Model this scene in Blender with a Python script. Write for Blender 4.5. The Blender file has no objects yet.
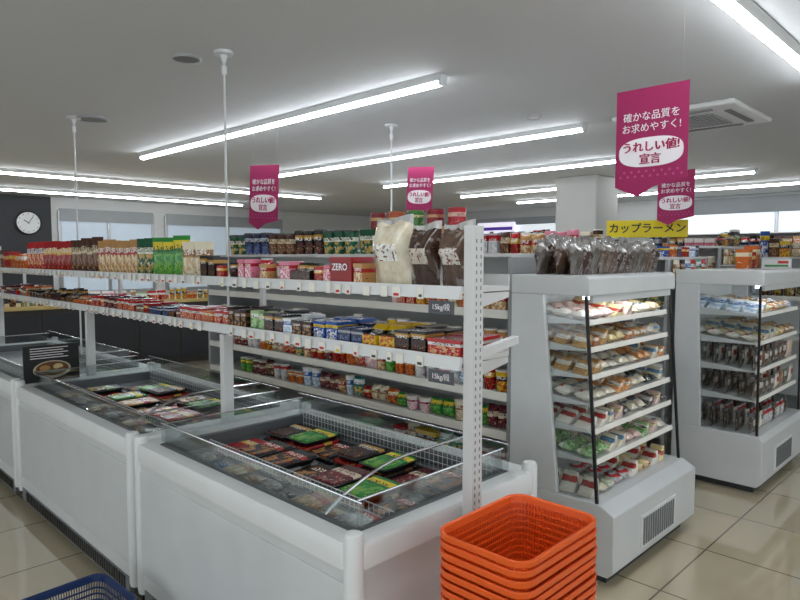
import bpy, bmesh, math, random
from mathutils import Vector
random.seed(11)
S = bpy.context.scene
COL = S.collection
try:
    S.view_settings.view_transform = 'Standard'
except Exception:
    pass
PI = math.pi

# ---------------------------------------------------------------- materials
def lin(h):
    h = h.lstrip('#')
    o = []
    for i in (0, 2, 4):
        v = int(h[i:i+2], 16) / 255
        o.append(v / 12.92 if v <= .04045 else ((v + .055) / 1.055) ** 2.4)
    return (o[0], o[1], o[2], 1)

MATS = {}
def plain(name, hexc, rough=.5, metal=0, var=.06, scale=6, emit=0, coat=0):
    if name in MATS: return MATS[name]
    m = bpy.data.materials.new(name); m.use_nodes = True
    nt = m.node_tree; b = nt.nodes['Principled BSDF']
    c = lin(hexc)
    n = nt.nodes.new('ShaderNodeTexNoise'); n.inputs['Scale'].default_value = scale
    tc = nt.nodes.new('ShaderNodeTexCoord'); nt.links.new(tc.outputs['Object'], n.inputs['Vector'])
    r = nt.nodes.new('ShaderNodeValToRGB')
    r.color_ramp.elements[0].color = tuple(max(0, x * (1 - var)) for x in c[:3]) + (1,)
    r.color_ramp.elements[1].color = tuple(min(1, x * (1 + var)) for x in c[:3]) + (1,)
    nt.links.new(n.outputs['Fac'], r.inputs['Fac'])
    nt.links.new(r.outputs['Color'], b.inputs['Base Color'])
    b.inputs['Roughness'].default_value = rough
    b.inputs['Metallic'].default_value = metal
    if coat: b.inputs['Coat Weight'].default_value = coat
    if emit:
        b.inputs['Emission Color'].default_value = c
        b.inputs['Emission Strength'].default_value = emit
    MATS[name] = m
    return m

def glass_mat(name, tint='#fafcfc', refl=.04, edge=.25):
    m = bpy.data.materials.new(name); m.use_nodes = True
    nt = m.node_tree; nt.nodes.clear()
    out = nt.nodes.new('ShaderNodeOutputMaterial')
    t = nt.nodes.new('ShaderNodeBsdfTransparent'); t.inputs['Color'].default_value = lin(tint)
    g = nt.nodes.new('ShaderNodeBsdfGlossy'); g.inputs['Roughness'].default_value = .03
    lw = nt.nodes.new('ShaderNodeLayerWeight'); lw.inputs['Blend'].default_value = .25
    mul = nt.nodes.new('ShaderNodeMath'); mul.operation = 'MULTIPLY_ADD'
    mul.inputs[1].default_value = edge; mul.inputs[2].default_value = refl
    mx = nt.nodes.new('ShaderNodeMixShader')
    nt.links.new(lw.outputs['Fresnel'], mul.inputs[0]); nt.links.new(mul.outputs[0], mx.inputs[0])
    nt.links.new(t.outputs[0], mx.inputs[1]); nt.links.new(g.outputs[0], mx.inputs[2])
    nt.links.new(mx.outputs[0], out.inputs['Surface'])
    return m

class NT:
    def __init__(s, name):
        s.m = bpy.data.materials.new(name); s.m.use_nodes = True; s.nt = s.m.node_tree; s.b = s.nt.nodes['Principled BSDF']; s.L = s.nt.links.new
        s.tc = s.nt.nodes.new('ShaderNodeTexCoord'); s.gen = s.tc.outputs['Generated']
        s.sep = s.nt.nodes.new('ShaderNodeSeparateXYZ'); s.L(s.gen, s.sep.inputs[0])
    def math(s, op, a, b, c=None):
        n = s.nt.nodes.new('ShaderNodeMath'); n.operation = op
        for i, v in enumerate((a, b, c)):
            if v is None: continue
            if isinstance(v, (int, float)): n.inputs[i].default_value = v
            else: s.L(v, n.inputs[i])
        return n.outputs[0]
    def mix(s, f, a, b):
        n = s.nt.nodes.new('ShaderNodeMix'); n.data_type = 'RGBA'
        if isinstance(f, (int, float)): n.inputs[0].default_value = f
        else: s.L(f, n.inputs[0])
        for i, v in ((6, a), (7, b)):
            if isinstance(v, tuple): n.inputs[i].default_value = v
            else: s.L(v, n.inputs[i])
        return n.outputs[2]
    def mapped(s, loc, sc, src=None):
        n = s.nt.nodes.new('ShaderNodeMapping'); s.L(src or s.gen, n.inputs[0])
        n.inputs['Location'].default_value = loc; n.inputs['Scale'].default_value = sc
        return n.outputs[0]
    def noise(s, vec, scale=1, detail=2):
        n = s.nt.nodes.new('ShaderNodeTexNoise'); s.L(vec, n.inputs['Vector']); n.inputs['Scale'].default_value = scale; n.inputs['Detail'].default_value = detail
        return n.outputs['Fac']

def packmat(key, c1, c2, c3, seed, rough=.24, flat=False):
    k = ('pack', key, flat)
    if k in MATS: return MATS[k]
    rnd = random.Random(seed); n = NT('printed_pack')
    z = n.sep.outputs[1 if flat else 2]; x = n.sep.outputs[0]
    R = lambda: rnd.uniform(0, 9)
    band = n.math('COMPARE', z, rnd.uniform(.6, .8), rnd.uniform(.08, .13))
    col = n.mix(band, lin(c1), lin(c2))
    sc = (4.5, 3.6, 1.5) if flat else (4.5, 1.2, 4.2)
    art = n.noise(n.mapped((R(), R(), R()), sc), 1.4, 6)
    low = n.math('MULTIPLY', n.math('LESS_THAN', z, .56), n.math('COMPARE', x, .5, .42))
    blob = n.math('MULTIPLY', n.math('GREATER_THAN', art, .5), low)
    col = n.mix(n.math('MULTIPLY', blob, .85), col, lin(c3))
    art2 = n.noise(n.mapped((R(), R(), R()), sc), 3.2, 5)
    col = n.mix(n.math('MULTIPLY', n.math('GREATER_THAN', art2, .63), n.math('LESS_THAN', z, .4)), col, lin(c2))
    s2 = (15, 20, 2) if flat else (15, 2, 20)
    no = n.noise(n.mapped((R(), 0, 3), s2), 1)
    strokes = n.math('GREATER_THAN', no, .53)
    inb = n.math('MULTIPLY', strokes, n.math('MULTIPLY', n.math('COMPARE', z, .69, .08), n.math('COMPARE', x, .5, .37)))
    dark = sum(lin(c2)[:3]) > 1.2
    col = n.mix(inb, col, lin('#3a1c1a') if dark else lin('#f6f2e8'))
    n.L(col, n.b.inputs['Base Color']); n.b.inputs['Roughness'].default_value = rough
    MATS[k] = n.m
    return n.m

def wrapmat(key, ca, cb, lab, seed, label_part=.26, gather=False, flat=False, soft=False):
    """Clear wrapper: mottled food seen through glossy film, with a printed label patch."""
    k = ('wrap', key, gather, flat, soft)
    if k in MATS: return MATS[k]
    rnd = random.Random(seed); n = NT('clear_wrap'); R = lambda: rnd.uniform(0, 9)
    z = n.sep.outputs[1 if flat else 2]; x = n.sep.outputs[0]
    vo = n.nt.nodes.new('ShaderNodeTexVoronoi'); vo.inputs['Scale'].default_value = 1
    n.L(n.mapped((R(), R(), R()), (9, 5, 11) if soft else (7, 4, 7)), vo.inputs['Vector'])
    f = n.math('MULTIPLY_ADD', n.noise(n.mapped((R(), R(), R()), (4, 3, 4)), 1.5, 4), .9, n.math('MULTIPLY', vo.outputs['Distance'], .35))
    col = n.mix(n.math('SMOOTH_MIN', n.math('SUBTRACT', f, .15), 1.0, .1), lin(ca), lin(cb))
    if gather or soft:      # food in the lower part, crinkled clear film above
        film = n.mix(n.noise(n.mapped((R(), R(), R()), (4, 4, 1.5)), 1.4, 2), lin('#8a8682') if soft else lin('#3f3a36'), lin('#e2e0dc') if soft else lin('#b4aea8'))
        wob = n.math('ADD', z, n.math('MULTIPLY', n.noise(n.mapped((R(), R(), R()), (1, 1, 1)), 3, 2), .4 if gather else .2))
        col = n.mix(n.math('GREATER_THAN', wob, .88 if gather else .97), col, film)
    if not gather:
        zc = .45 if soft else rnd.uniform(.5, .7)
        lb = n.math('MULTIPLY', n.math('COMPARE', x, .5 if soft else rnd.uniform(.4, .6), .3 if soft else label_part), n.math('COMPARE', z, zc, .12 if soft else .15))
        col = n.mix(lb, col, lin(lab))
        no = n.noise(n.mapped((R(), 0, 3), (15, 20, 2) if flat else (15, 2, 20)), 1)
        col = n.mix(n.math('MULTIPLY', lb, n.math('GREATER_THAN', no, .58)), col, lin('#7a4a3a'))
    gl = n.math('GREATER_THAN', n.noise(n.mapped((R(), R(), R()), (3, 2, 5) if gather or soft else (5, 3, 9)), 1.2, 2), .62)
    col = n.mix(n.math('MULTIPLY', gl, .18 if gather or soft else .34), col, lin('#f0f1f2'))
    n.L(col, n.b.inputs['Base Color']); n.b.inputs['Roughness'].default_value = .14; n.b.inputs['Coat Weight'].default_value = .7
    MATS[k] = n.m
    return n.m

PAL = {
 'red and gold': ('#a8161c', '#d8a840', '#7a0d10'), 'red and white': ('#b51c22', '#e4ded8', '#d8a86c'),
 'brown and cream': ('#4a2a1c', '#d9c7a4', '#8a5a34'), 'green and yellow': ('#2f8a3a', '#e0cc3c', '#6fae4a'),
 'green and white': ('#17563a', '#dfe6d4', '#c9a24a'), 'yellow and black': ('#d8b01e', '#1c1a18', '#b8231f'),
 'blue and yellow': ('#1d4f9c', '#e8c92c', '#e9e9f0'), 'white and pink': ('#eee6e2', '#dc7f92', '#e0a0a8'),
 'white and blue': ('#eceef2', '#3a6fb5', '#9cc0dc'), 'orange and cream': ('#d0661e', '#f2e2bc', '#8c3a12'),
 'black and gold': ('#191614', '#b98b38', '#5c1c16'), 'navy and silver': ('#1c2748', '#b9bfc8', '#41588e'),
 'maroon and cream': ('#581a24', '#dcc8b0', '#8a3a3c'),
 'cream and brown': ('#e6dcc2', '#946a3c', '#c9a878'), 'lime and white': ('#a8c890', '#f2f2ea', '#4f8b46'),
 'pink and red': ('#d77a90', '#b01f38', '#f3dfe0'), 'grey and black': ('#8f8d8a', '#262626', '#c9c7c2'),
 'tan and red': ('#b98a55', '#a3241e', '#ead6ae'), 'teal and white': ('#1f7a78', '#e6efec', '#e3b23c'),
 'silver and red': ('#b9bcbf', '#b5242a', '#e4e2dc'),
 'black and red': ('#1b1514', '#a81e1c', '#b5783a'), 'black and green': ('#15191a', '#4d8a35', '#c9a040'), 'dark brown': ('#2a1a14', '#6e4528', '#b98550'),
}
WRAP = {
 'golden brown': ('#a06c34', '#dcb474', '#f4efe0'), 'pale cream': ('#d6c9ab', '#f4eedd', '#5c8fb0'), 'dark chocolate': ('#24150f', '#54382a', '#c9beb0'),
 'egg yellow': ('#e0bc4c', '#f4ebcc', '#c23a2e'), 'green leafy': ('#86a065', '#e8eada', '#f4f2ea'), 'ham pink': ('#d69a92', '#f2e6da', '#e8dab0'),
 'black seaweed': ('#1c2420', '#3c4a40', '#d8c23a'), 'white bread': ('#ddd3c0', '#f4f0e6', '#b43a34'), 'reddish brown': ('#8a4028', '#c08a58', '#f2ead8'),
 'orange glazed': ('#c8702a', '#ecb878', '#f6efe0'),
 'smoky grey': ('#3a322d', '#6e645c', '#d6d2cc'), 'clear brown': ('#3a271e', '#765c4a', '#d9d2c8'), 'popcorn white': ('#c9b78c', '#f4efe0', '#f4f2ec'),
}
def pm(p, flat=False, gather=False, soft=False):
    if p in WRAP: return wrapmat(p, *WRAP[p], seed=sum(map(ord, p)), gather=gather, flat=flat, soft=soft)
    return packmat(p, *PAL[p], seed=sum(map(ord, p)), flat=flat)

white = plain('white_enamel', '#d4d6d6', .35)
white2 = plain('white_shelf_metal', '#d8d8d6', .4)
offw = plain('white_plastic', '#e0e1e0', .4)
steel = plain('brushed_steel', '#b4b6b8', .3, .8)
chrome = plain('chrome', '#d8dadc', .15, 1)
black = plain('black_plastic', '#18191a', .4)
dgrey = plain('dark_grey_plastic', '#3a3c3e', .5)
linerm = plain('pale_grey_liner', '#a4a7a9', .45)
mgrey = plain('mid_grey_metal', '#77797a', .5)
trimg = plain('grey_trim', '#5d6062', .45)
lgrey = plain('light_grey_plastic', '#a6a8a9', .5)
cardm = plain('grey_card', '#55585c', .6)
glass = glass_mat('clear_glass')
guardglass = glass_mat('guard_glass', '#f2f6f6', .09, .35)
wire = plain('white_wire', '#c8caca', .35)
orange = plain('orange_plastic', '#f0611c', .38, 0, .04)
blue = plain('navy_plastic', '#16305f', .38)
magenta = plain('magenta_cloth', '#a0225a', .75)
mag2 = plain('magenta_print', '#a8164f', .7)
textw = plain('white_print', '#f4eef0', .7)
darkwall = plain('dark_panel', '#2a2c30', .6)
counterm = plain('counter_dark', '#33302e', .45)
wood = plain('tan_laminate', '#c9b070', .4)
lightm = plain('tube_diffuser', '#f2f8ff', .5, emit=28)
caselamp = plain('case_lamp', '#f0f6ff', .5, emit=7)
paper = plain('tag_paper', '#efece2', .7)
tagred = plain('tag_red', '#c72f2c', .6)
tagyel = plain('tag_yellow', '#e8cf3a', .6)

# ---------------------------------------------------------------- mesh builder
def rr(hx, hy, r, n=5):
    pts = []
    for cx, cy, a0 in ((hx - r, hy - r, 0), (-hx + r, hy - r, 90), (-hx + r, -hy + r, 180), (hx - r, -hy + r, 270)):
        for k in range(n + 1):
            a = math.radians(a0 + 90 * k / n)
            pts.append((cx + r * math.cos(a), cy + r * math.sin(a)))
    return pts

class MB:
    def __init__(s): s.v = []; s.f = []
    def add(s, vs, fs):
        o = len(s.v); s.v += [tuple(v) for v in vs]; s.f += [tuple(i + o for i in f) for f in fs]; return s
    def box(s, x0, x1, y0, y1, z0, z1):
        return s.add([(x0,y0,z0),(x1,y0,z0),(x1,y1,z0),(x0,y1,z0),(x0,y0,z1),(x1,y0,z1),(x1,y1,z1),(x0,y1,z1)],
              [(0,3,2,1),(4,5,6,7),(0,1,5,4),(1,2,6,5),(2,3,7,6),(3,0,4,7)])
    def prism(s, poly, axis, a, b):
        n = len(poly)
        def P(p, t):
            return (t, p[0], p[1]) if axis == 'x' else (p[0], t, p[1]) if axis == 'y' else (p[0], p[1], t)
        vs = [P(p, a) for p in poly] + [P(p, b) for p in poly]
        return s.add(vs, [tuple(range(n))[::-1], tuple(range(n, 2 * n))] + [(i, (i+1) % n, n + (i+1) % n, n + i) for i in range(n)])
    def rings(s, rs, close=False, caps=True):
        n = len(rs[0]); vs = [p for r in rs for p in r]; fs = []
        m = len(rs)
        for j in range(m if close else m - 1):
            k = (j + 1) % m
            for i in range(n):
                fs.append((j*n+i, j*n+(i+1) % n, k*n+(i+1) % n, k*n+i))
        if caps and not close:
            fs.append(tuple(range(n))[::-1]); fs.append(tuple((m-1)*n+i for i in range(n)))
        return s.add(vs, fs)
    def tube(s, pts, r, n=8):
        pts = [Vector(p) for p in pts]; rs = []
        up = Vector((0, 0, 1))
        for i, p in enumerate(pts):
            t = (pts[min(i+1, len(pts)-1)] - pts[max(i-1, 0)]).normalized()
            a = t.cross(up if abs(t.z) < .95 else Vector((1, 0, 0))).normalized(); b = t.cross(a)
            rs.append([tuple(p + r * (a * math.cos(2*PI*k/n) + b * math.sin(2*PI*k/n))) for k in range(n)])
        return s.rings(rs)
    def lathe(s, prof, n=20, c=(0, 0, 0)):
        return s.rings([[(c[0] + r*math.cos(2*PI*k/n), c[1] + r*math.sin(2*PI*k/n), c[2] + z) for k in range(n)] for r, z in prof])
    def sweep(s, fn, prof):      # closed cross-section swept round a closed path
        return s.rings([[(x, y, z) for x, y in fn(off, z)] for off, z in prof], close=True)
    def mesh(s, name, mat, smooth=False, bevel=0):
        bm = bmesh.new()
        vs = [bm.verts.new(v) for v in s.v]
        for f in s.f:
            try: bm.faces.new([vs[i] for i in f])
            except ValueError: pass
        bmesh.ops.recalc_face_normals(bm, faces=bm.faces)
        if bevel:
            es = [e for e in bm.edges if len(e.link_faces) == 2 and e.calc_face_angle(0) > .5]
            bmesh.ops.bevel(bm, geom=es, offset=bevel, segments=2, profile=.5, affect='EDGES', clamp_overlap=True)
        me = bpy.data.meshes.new(name); bm.to_mesh(me); bm.free()
        me.materials.append(mat)
        if smooth:
            for p in me.polygons: p.use_smooth = True
            try: me.set_sharp_from_angle(angle=math.radians(40))
            except Exception: pass
        return me
    def build(s, name, mat, parent=None, loc=(0, 0, 0), rot=(0, 0, 0), smooth=False, bevel=0):
        o = bpy.data.objects.new(name, s.mesh(name, mat, smooth, bevel)); COL.objects.link(o)
        o.location = loc; o.rotation_euler = rot
        if parent: o.parent = parent
        return o

def tag(o, label, cat, group=None):
    o['label'] = label; o['category'] = cat
    if group: o['group'] = group
    return o
def struct(o): o['kind'] = 'structure'; return o
def thing(name, label, cat, loc=(0, 0, 0), rz=0, group=None):
    o = bpy.data.objects.new(name, None); COL.objects.link(o); o.empty_display_size = .1
    o.location = loc; o.rotation_euler = (0, 0, rz)
    return tag(o, label, cat, group)

def textmesh(s, size, mat, name, parent, loc, rot, bold=0):
    cu = bpy.data.curves.new('lettering', 'FONT'); cu.body = s; cu.size = size
    cu.align_x = 'CENTER'; cu.align_y = 'CENTER'; cu.offset = bold; cu.extrude = .0006; cu.resolution_u = 4
    t = bpy.data.objects.new('lettering', cu); COL.objects.link(t)
    dg = bpy.context.evaluated_depsgraph_get(); dg.update()
    me = bpy.data.meshes.new_from_object(t.evaluated_get(dg))
    bpy.data.objects.remove(t)
    me.materials.clear(); me.materials.append(mat)
    o = bpy.data.objects.new(name, me); COL.objects.link(o)
    o.location = loc; o.rotation_euler = rot
    if parent: o.parent = parent
    return o
FACE_X = (PI/2, 0, -PI/2)    # lettering that reads from the -X side

# ---------------------------------------------------------------- unit product shapes (x,y in +-.5, z 0..1, front at -y)
def bagMB(seed=1, nu=10, nv=12, wr=.22, sag=0):
    rnd = random.Random(seed); mb = MB(); rs = []
    for j in range(nv + 1):
        v = j / nv; rg = []
        t = .04 if v < .07 or v > .93 else .04 + .96 * math.sin(PI * (v - .07) / .86) ** .45
        if sag: t *= 1.1 - .4 * v
        wx = 1 - .03 * math.sin(PI * v) - sag * v ** 3
        for side in (-1, 1):
            us = range(nu + 1) if side < 0 else range(nu, -1, -1)
            for i in us:
                u = i / nu; e = 1 - abs(2*u - 1) ** 3.5
                th = .5 * max(.02, t * e) * (1 + (rnd.random() - .6) * wr)
                lean = sag * .8 * v * v
                z = v + (.014 if (j == nv and i % 2) else 0) - (sag * v * (.4 * (2*u - 1) ** 2 + .5 * u) if sag else 0)
                rg.append(((u - .5) * wx, max(-.5, min(.5, side * th + lean)), min(z, 1)))
        rs.append(rg)
    return mb.rings(rs)
def loafMB(seed=3):
    b = bagMB(seed, wr=.3); b.v = [(z - .5, y, x + .5) for x, y, z in b.v]; return b
def softMB(seed):
    """pillow bag with a loose, pinched, rippled top and a flat front"""
    rnd = random.Random(seed); mb = MB(); rs = []; nu, nv = 18, 18
    p1, p2 = rnd.uniform(0, 6), rnd.uniform(0, 6)
    for j in range(nv + 1):
        v = j / nv; rg = []
        t = min(1, .12 + 1.6 * v) if v < .5 else max(.05, 1 - ((v - .5) / .42) ** 1.6) if v < .9 else .05
        wx = 1 - .10 * max(0, v - .55)
        for side in (-1, 1):
            us = range(nu + 1) if side < 0 else range(nu, -1, -1)
            for i in us:
                u = i / nu; e = (1 - abs(2*u - 1) ** 4)
                ripple = .10 * v * math.sin(9*u + p1 + 3*v) + .05 * math.sin(17*u + p2 - 5*v)
                th = .42 * max(.03, t * e) + side * ripple * .35
                z = v - .07 * v * (.5 + .5 * math.sin(4*u + p2)) if v > .85 else v
                rg.append(((u - .5) * wx, max(-.5, min(.5, side * th + .12 * max(0, v - .6))), min(z, 1)))
        rs.append(rg)
    return mb.rings(rs)
def build_shape(kind):
    if kind == 'bag': return bagMB(), True, 0
    if kind == 'bag2': return bagMB(5), True, 0
    if kind == 'softbag': return softMB(4), True, 0
    if kind == 'gather': return softMB(31), True, 0
    if kind == 'gather2': return softMB(38), True, 0
    if kind == 'loaf': return loafMB(), True, 0
    if kind in ('pouch', 'flatpack'):
        b = bagMB(9, wr=.2); b.v = [(x, z - .5, y + .5) for x, y, z in b.v]; return b, True, 0
    if kind == 'carton':
        m = MB(); m.box(-.485, .485, -.47, .47, 0, .86); m.box(-.5, .5, -.5, .5, .80, 1); return m, False, .012
    if kind == 'display_carton':
        m = MB(); m.prism([(-.5, 0), (.5, 0), (.5, 1), (.2, 1), (-.1, .62), (-.5, .55)], 'x', -.5, .5); return m, False, .012
    if kind == 'cup':
        return MB().lathe([(.33, 0), (.36, .02), (.47, .86), (.5, .88), (.5, .92), (.47, .93)], 18), True, 0
    if kind == 'cup_lid':
        return MB().lathe([(.5, .925), (.5, .955), (.46, .96), (.44, .985), (.1, 1.0)], 18), True, 0
    if kind == 'can':
        return MB().lathe([(.46, 0), (.5, .03), (.5, .86), (.47, .885)], 18), True, 0
    if kind == 'can_lid':
        return MB().lathe([(.49, .87), (.51, .88), (.51, .98), (.48, 1), (.46, .97), (.1, .97)], 18), True, 0
    if kind == 'tray':
        m = MB(); q = lambda hx, hy, r, z: [(x, y, z) for x, y in rr(hx, hy, r, 3)]
        m.rings([q(.40, .38, .06, 0), q(.45, .45, .06, .62), q(.5, .5, .07, .65), q(.5, .5, .07, .74), q(.47, .47, .06, .74), q(.45, .45, .06, .6)]); return m, True, 0
    if kind == 'tray_film':
        m = MB(); q = lambda hx, hy, r, z: [(x, y, z) for x, y in rr(hx, hy, r, 3)]
        m.rings([q(.43, .44, .05, .70), q(.43, .44, .05, .9), q(.41, .42, .05, .97), q(.2, .2, .05, 1)]); return m, True, 0
    if kind == 'sandwich':
        m = MB(); m.prism([(-.5, 0), (.5, 0), (.5, .12), (.44, 1), (.36, 1), (-.5, .12)], 'y', -.42, .42); return m, True, .04
    if kind == 'onigiri':
        m = MB(); pts = []
        for cx, cz, a0 in ((-.3, .2, 150), (.3, .2, 270), (0, .8, 30)):
            for k in range(6):
                a = math.radians(a0 + 120 * k / 5); pts.append((cx + .2*math.cos(a), cz + .2*math.sin(a)))
        m.prism(pts, 'y', -.45, .45); return m, True, .06
    raise KeyError(kind)
SHP = {}
def shape(kind, mat):
    k = (kind, mat)
    if k not in SHP:
        m, sm, bv = build_shape(kind); SHP[k] = m.mesh(kind, mat, sm, bv)
    return SHP[k]
NOUN = {'bag': ('snack_bag', 'snack bag', 'snack bag'), 'bag2': ('snack_bag', 'snack bag', 'snack bag'), 'softbag': ('snack_bag', 'soft bag', 'snack bag'), 'loaf': ('bread_pack', 'wrapped roll', 'bread'),
        'flatpack': ('bread_pack', 'flat pack', 'bread'),
        'carton': ('snack_box', 'box', 'box'), 'display_carton': ('display_box', 'open box', 'box'), 'cup': ('lidded_cup', 'lidded cup', 'cup'),
        'can': ('canister', 'canister', 'can'), 'tray': ('frozen_meal', 'meal tray', 'frozen meal'), 'pouch': ('frozen_pouch', 'frozen pouch', 'frozen food'),
        'gather': ('wrapped_pack', 'clear bag', 'bag'), 'gather2': ('wrapped_pack', 'clear bag', 'bag'),
        'sandwich': ('sandwich_pack', 'sandwich', 'sandwich'), 'onigiri': ('rice_ball', 'rice ball', 'rice ball')}
def place(kind, pal, x, y, z, w, d, h, rz, label, group=None, jit=.04, lid=None, tilt=0):
    nm, noun, cat = NOUN[kind]
    if kind == 'tray':
        o = bpy.data.objects.new(nm, shape('tray', black)); c = bpy.data.objects.new('printed_film', shape('tray_film', pm(pal, True)))
    else:
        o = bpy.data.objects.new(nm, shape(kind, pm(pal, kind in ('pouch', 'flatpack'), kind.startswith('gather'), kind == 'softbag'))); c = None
        if lid and kind in ('cup', 'can'):
            c = bpy.data.objects.new('lid', shape(kind + '_lid', lid))
    COL.objects.link(o); o.location = (x, y, z + .0005); o.scale = (w, d, h)
    o.rotation_euler = (tilt, 0, rz + random.uniform(-jit, jit))
    if c: COL.objects.link(c); c.parent = o
    return tag(o, label, cat, group)
ORD = ['first','second','third','fourth','fifth','sixth','seventh','eighth','ninth','tenth','eleventh','twelfth','thirteenth','fourteenth','fifteenth','sixteenth',
       'seventeenth','eighteenth','nineteenth','twentieth']
def ordn(i):
    if i < 20: return ORD[i]
    t, u = divmod(i + 1, 10)
    return {2: 'twentieth', 3: 'thirtieth', 4: 'fortieth', 5: 'fiftieth', 6: 'sixtieth', 7: 'seventieth', 8: 'eightieth'}[t] if u == 0 else {2: 'twenty-', 3: 'thirty-', 4: 'forty-', 5: 'fifty-', 6: 'sixty-', 7: 'seventy-', 8: 'eighty-'}[t] + ORD[u - 1]

def row(spec, axis, s0, s1, front, z, where, anchor, rows=1, gap=.003, lid=None, turn=0, slope=0, y_ref=0, jit=.04, hv=(.95, 1.02), dgap=.012):
    """spec: list of (kind, palette, w, d, h, n). Facings laid along axis from s0 to s1, fronts at `front`; label: where <= 4 words, anchor <= 2."""
    pos = s0; i = 0
    rz = -PI/2 if axis == 'Y' else 0
    for kind, pal, w, d, h, n in spec:
        if pos + w > s1: break
        lab = '%s %s on %s, %s kind from %s' % (pal, NOUN[kind][1], where, ordn(i), anchor)
        for k in range(n):
            if pos + w > s1: break
            for q in range(rows):
                hh = h * random.uniform(*hv)
                f = front + q * (d + dgap) + d/2 + random.uniform(0, .008)
                c = pos + w/2
                tr = turn if kind in ('bag', 'bag2') else 0
                if axis == 'Y': place(kind, pal, f + (.03 if tr else 0), c, z, w*.96, d, hh, rz + tr, lab, where + ', kind ' + str(i + 1), lid=lid, jit=jit)
                else: place(kind, pal, c, f, z + slope*(f - y_ref), w*.96, d, hh, rz, lab, where + ', kind ' + str(i + 1), lid=lid, tilt=math.atan(slope), jit=jit)
            pos += w + gap
        i += 1

slopey = False
def rand_spec(kinds, pals, total, w=(.08, .12), d=.1, h=(.08, .14), n=(2, 4)):
    out = []; L = 0; last = None
    while L < total:
        p = random.choice([q for q in pals if q != last]); last = p
        ww = random.uniform(*w); nn = random.randint(*n)
        kd = random.choice(kinds)
        hh = random.uniform(*h)
        if kd == 'flatpack': hh = random.uniform(.04, .06)
        if kd == 'loaf' and slopey: hh = random.uniform(.045, .065)
        if kd == 'can': ww = min(ww, .07)
        out.append((kd, p, ww, d if kd != 'can' else ww, hh, nn)); L += ww * nn
    return out

# ---------------------------------------------------------------- room shell
X0, X1, Y0, Y1, H = -2.5, 13.0, -2.5, 13.5, 2.75
def floor_mat():
    m = bpy.data.materials.new('floor_tiles'); m.use_nodes = True; nt = m.node_tree; b = nt.nodes['Principled BSDF']
    tc = nt.nodes.new('ShaderNodeTexCoord'); br = nt.nodes.new('ShaderNodeTexBrick')
    br.offset = 0; br.squash = 1
    br.inputs['Scale'].default_value = 1; br.inputs['Brick Width'].default_value = .6; br.inputs['Row Height'].default_value = .6
    br.inputs['Mortar Size'].default_value = .005; br.inputs['Mortar Smooth'].default_value = .1
    br.inputs['Color1'].default_value = lin('#cdbfa2'); br.inputs['Color2'].default_value = lin('#c7b99c'); br.inputs['Mortar'].default_value = lin('#786d5a')
    no = nt.nodes.new('ShaderNodeTexNoise'); no.inputs['Scale'].default_value = 3
    nt.links.new(tc.outputs['Object'], br.inputs['Vector']); nt.links.new(tc.outputs['Object'], no.inputs['Vector'])
    mx = nt.nodes.new('ShaderNodeMix'); mx.data_type = 'RGBA'; mx.blend_type = 'MULTIPLY'; mx.inputs[0].default_value = .08
    nt.links.new(br.outputs['Color'], mx.inputs[6]); nt.links.new(no.outputs['Fac'], mx.inputs[7])
    nt.links.new(mx.outputs[2], b.inputs['Base Color']); b.inputs['Roughness'].default_value = .06
    b.inputs['IOR'].default_value = 1.65
    b.inputs['Coat Weight'].default_value = 1; b.inputs['Coat Roughness'].default_value = .02
    return m
ceilm = plain('ceiling_paint', '#c9caca', .8, 0, .02, 1)
wallm = plain('wall_paint', '#d6d6d3', .7, 0, .03, 2)
pillarm = plain('pillar_paint', '#b4b3ae', .7, 0, .03, 2)
struct(MB().box(X0, X1, Y0, Y1, -.1, 0).build('floor', floor_mat()))
struct(MB().box(X0, X1, Y0, Y1, H, H + .1).build('ceiling', ceilm))
struct(MB().box(X0, X1, Y1, Y1 + .1, 0, H).build('wall_back', wallm))
struct(MB().box(X1, X1 + .1, Y0, Y1, 0, H).build('wall_right', wallm))
struct(MB().box(X0, X1, Y0 - .1, Y0, 0, H).build('wall_front', wallm))
struct(MB().box(X0 - .1, X0, Y0, Y1, 0, H).build('wall_left', wallm))
struct(MB().box(X0, 4.1, Y1 - .06, Y1 - .001, 0, H).build('trim_1', darkwall))
struct(MB().box(8.3, 8.95, 4.35, 5.0, 0, H).build('wall_pillar', pillarm, bevel=.02))
pane = plain('daylight_pane', '#aebbc6', .3, emit=.42)
pane3 = plain('daylight_pane_bright', '#dde3e8', .3, emit=.75)
fill_pane = plain('added_fill_glow', '#e8f0f6', .3, emit=1.25)  # glow for added panes behind the camera, brightening ceiling and freezer fronts
blind = plain('roller_blind', '#a0a3a4', .8)
def window(i, side, a, b, z0, z1, mat=pane, nm=3, bh=.13):
    def bx(m, u0, u1, t0, t1, q0, q1):
        if side == 'back': m.box(u0, u1, Y1 - t1, Y1 - t0, q0, q1)
        elif side == 'right': m.box(X1 - t1, X1 - t0, u0, u1, q0, q1)
        elif side == 'front': m.box(u0, u1, Y0 + t0, Y0 + t1, q0, q1)
        else: m.box(X0 + t0, X0 + t1, u0, u1, q0, q1)
    m = MB(); bx(m, a, b, .02, .03, z0, z1); w = m.build('window_%d' % i, mat)
    fr = MB()
    for k in range(nm):
        t = a + (b - a)*k/(nm - 1); bx(fr, t - .03, t + .03, .005, .06, z0, z1)
    for t in (z0, z1): bx(fr, a, b, .005, .06, t - .03, t + .03)
    fr.build('window_frame', steel, w)
    bl = MB(); bx(bl, a, b, .065, .09, z1 - bh, z1 + .04); bl.build('blind', blind, w)
    struct(w)
window(1, 'back', 4.25, 6.1, .9, 2.5, pane, 3, .2)
window(2, 'back', 6.4, 9.4, .9, 2.5, pane, 3, .2)
window(3, 'right', 1.2, 5.4, .9, 2.66, pane3, 3, .25)
window(4, 'right', 7.4, 11.0, .9, 2.5, pane3)
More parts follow.
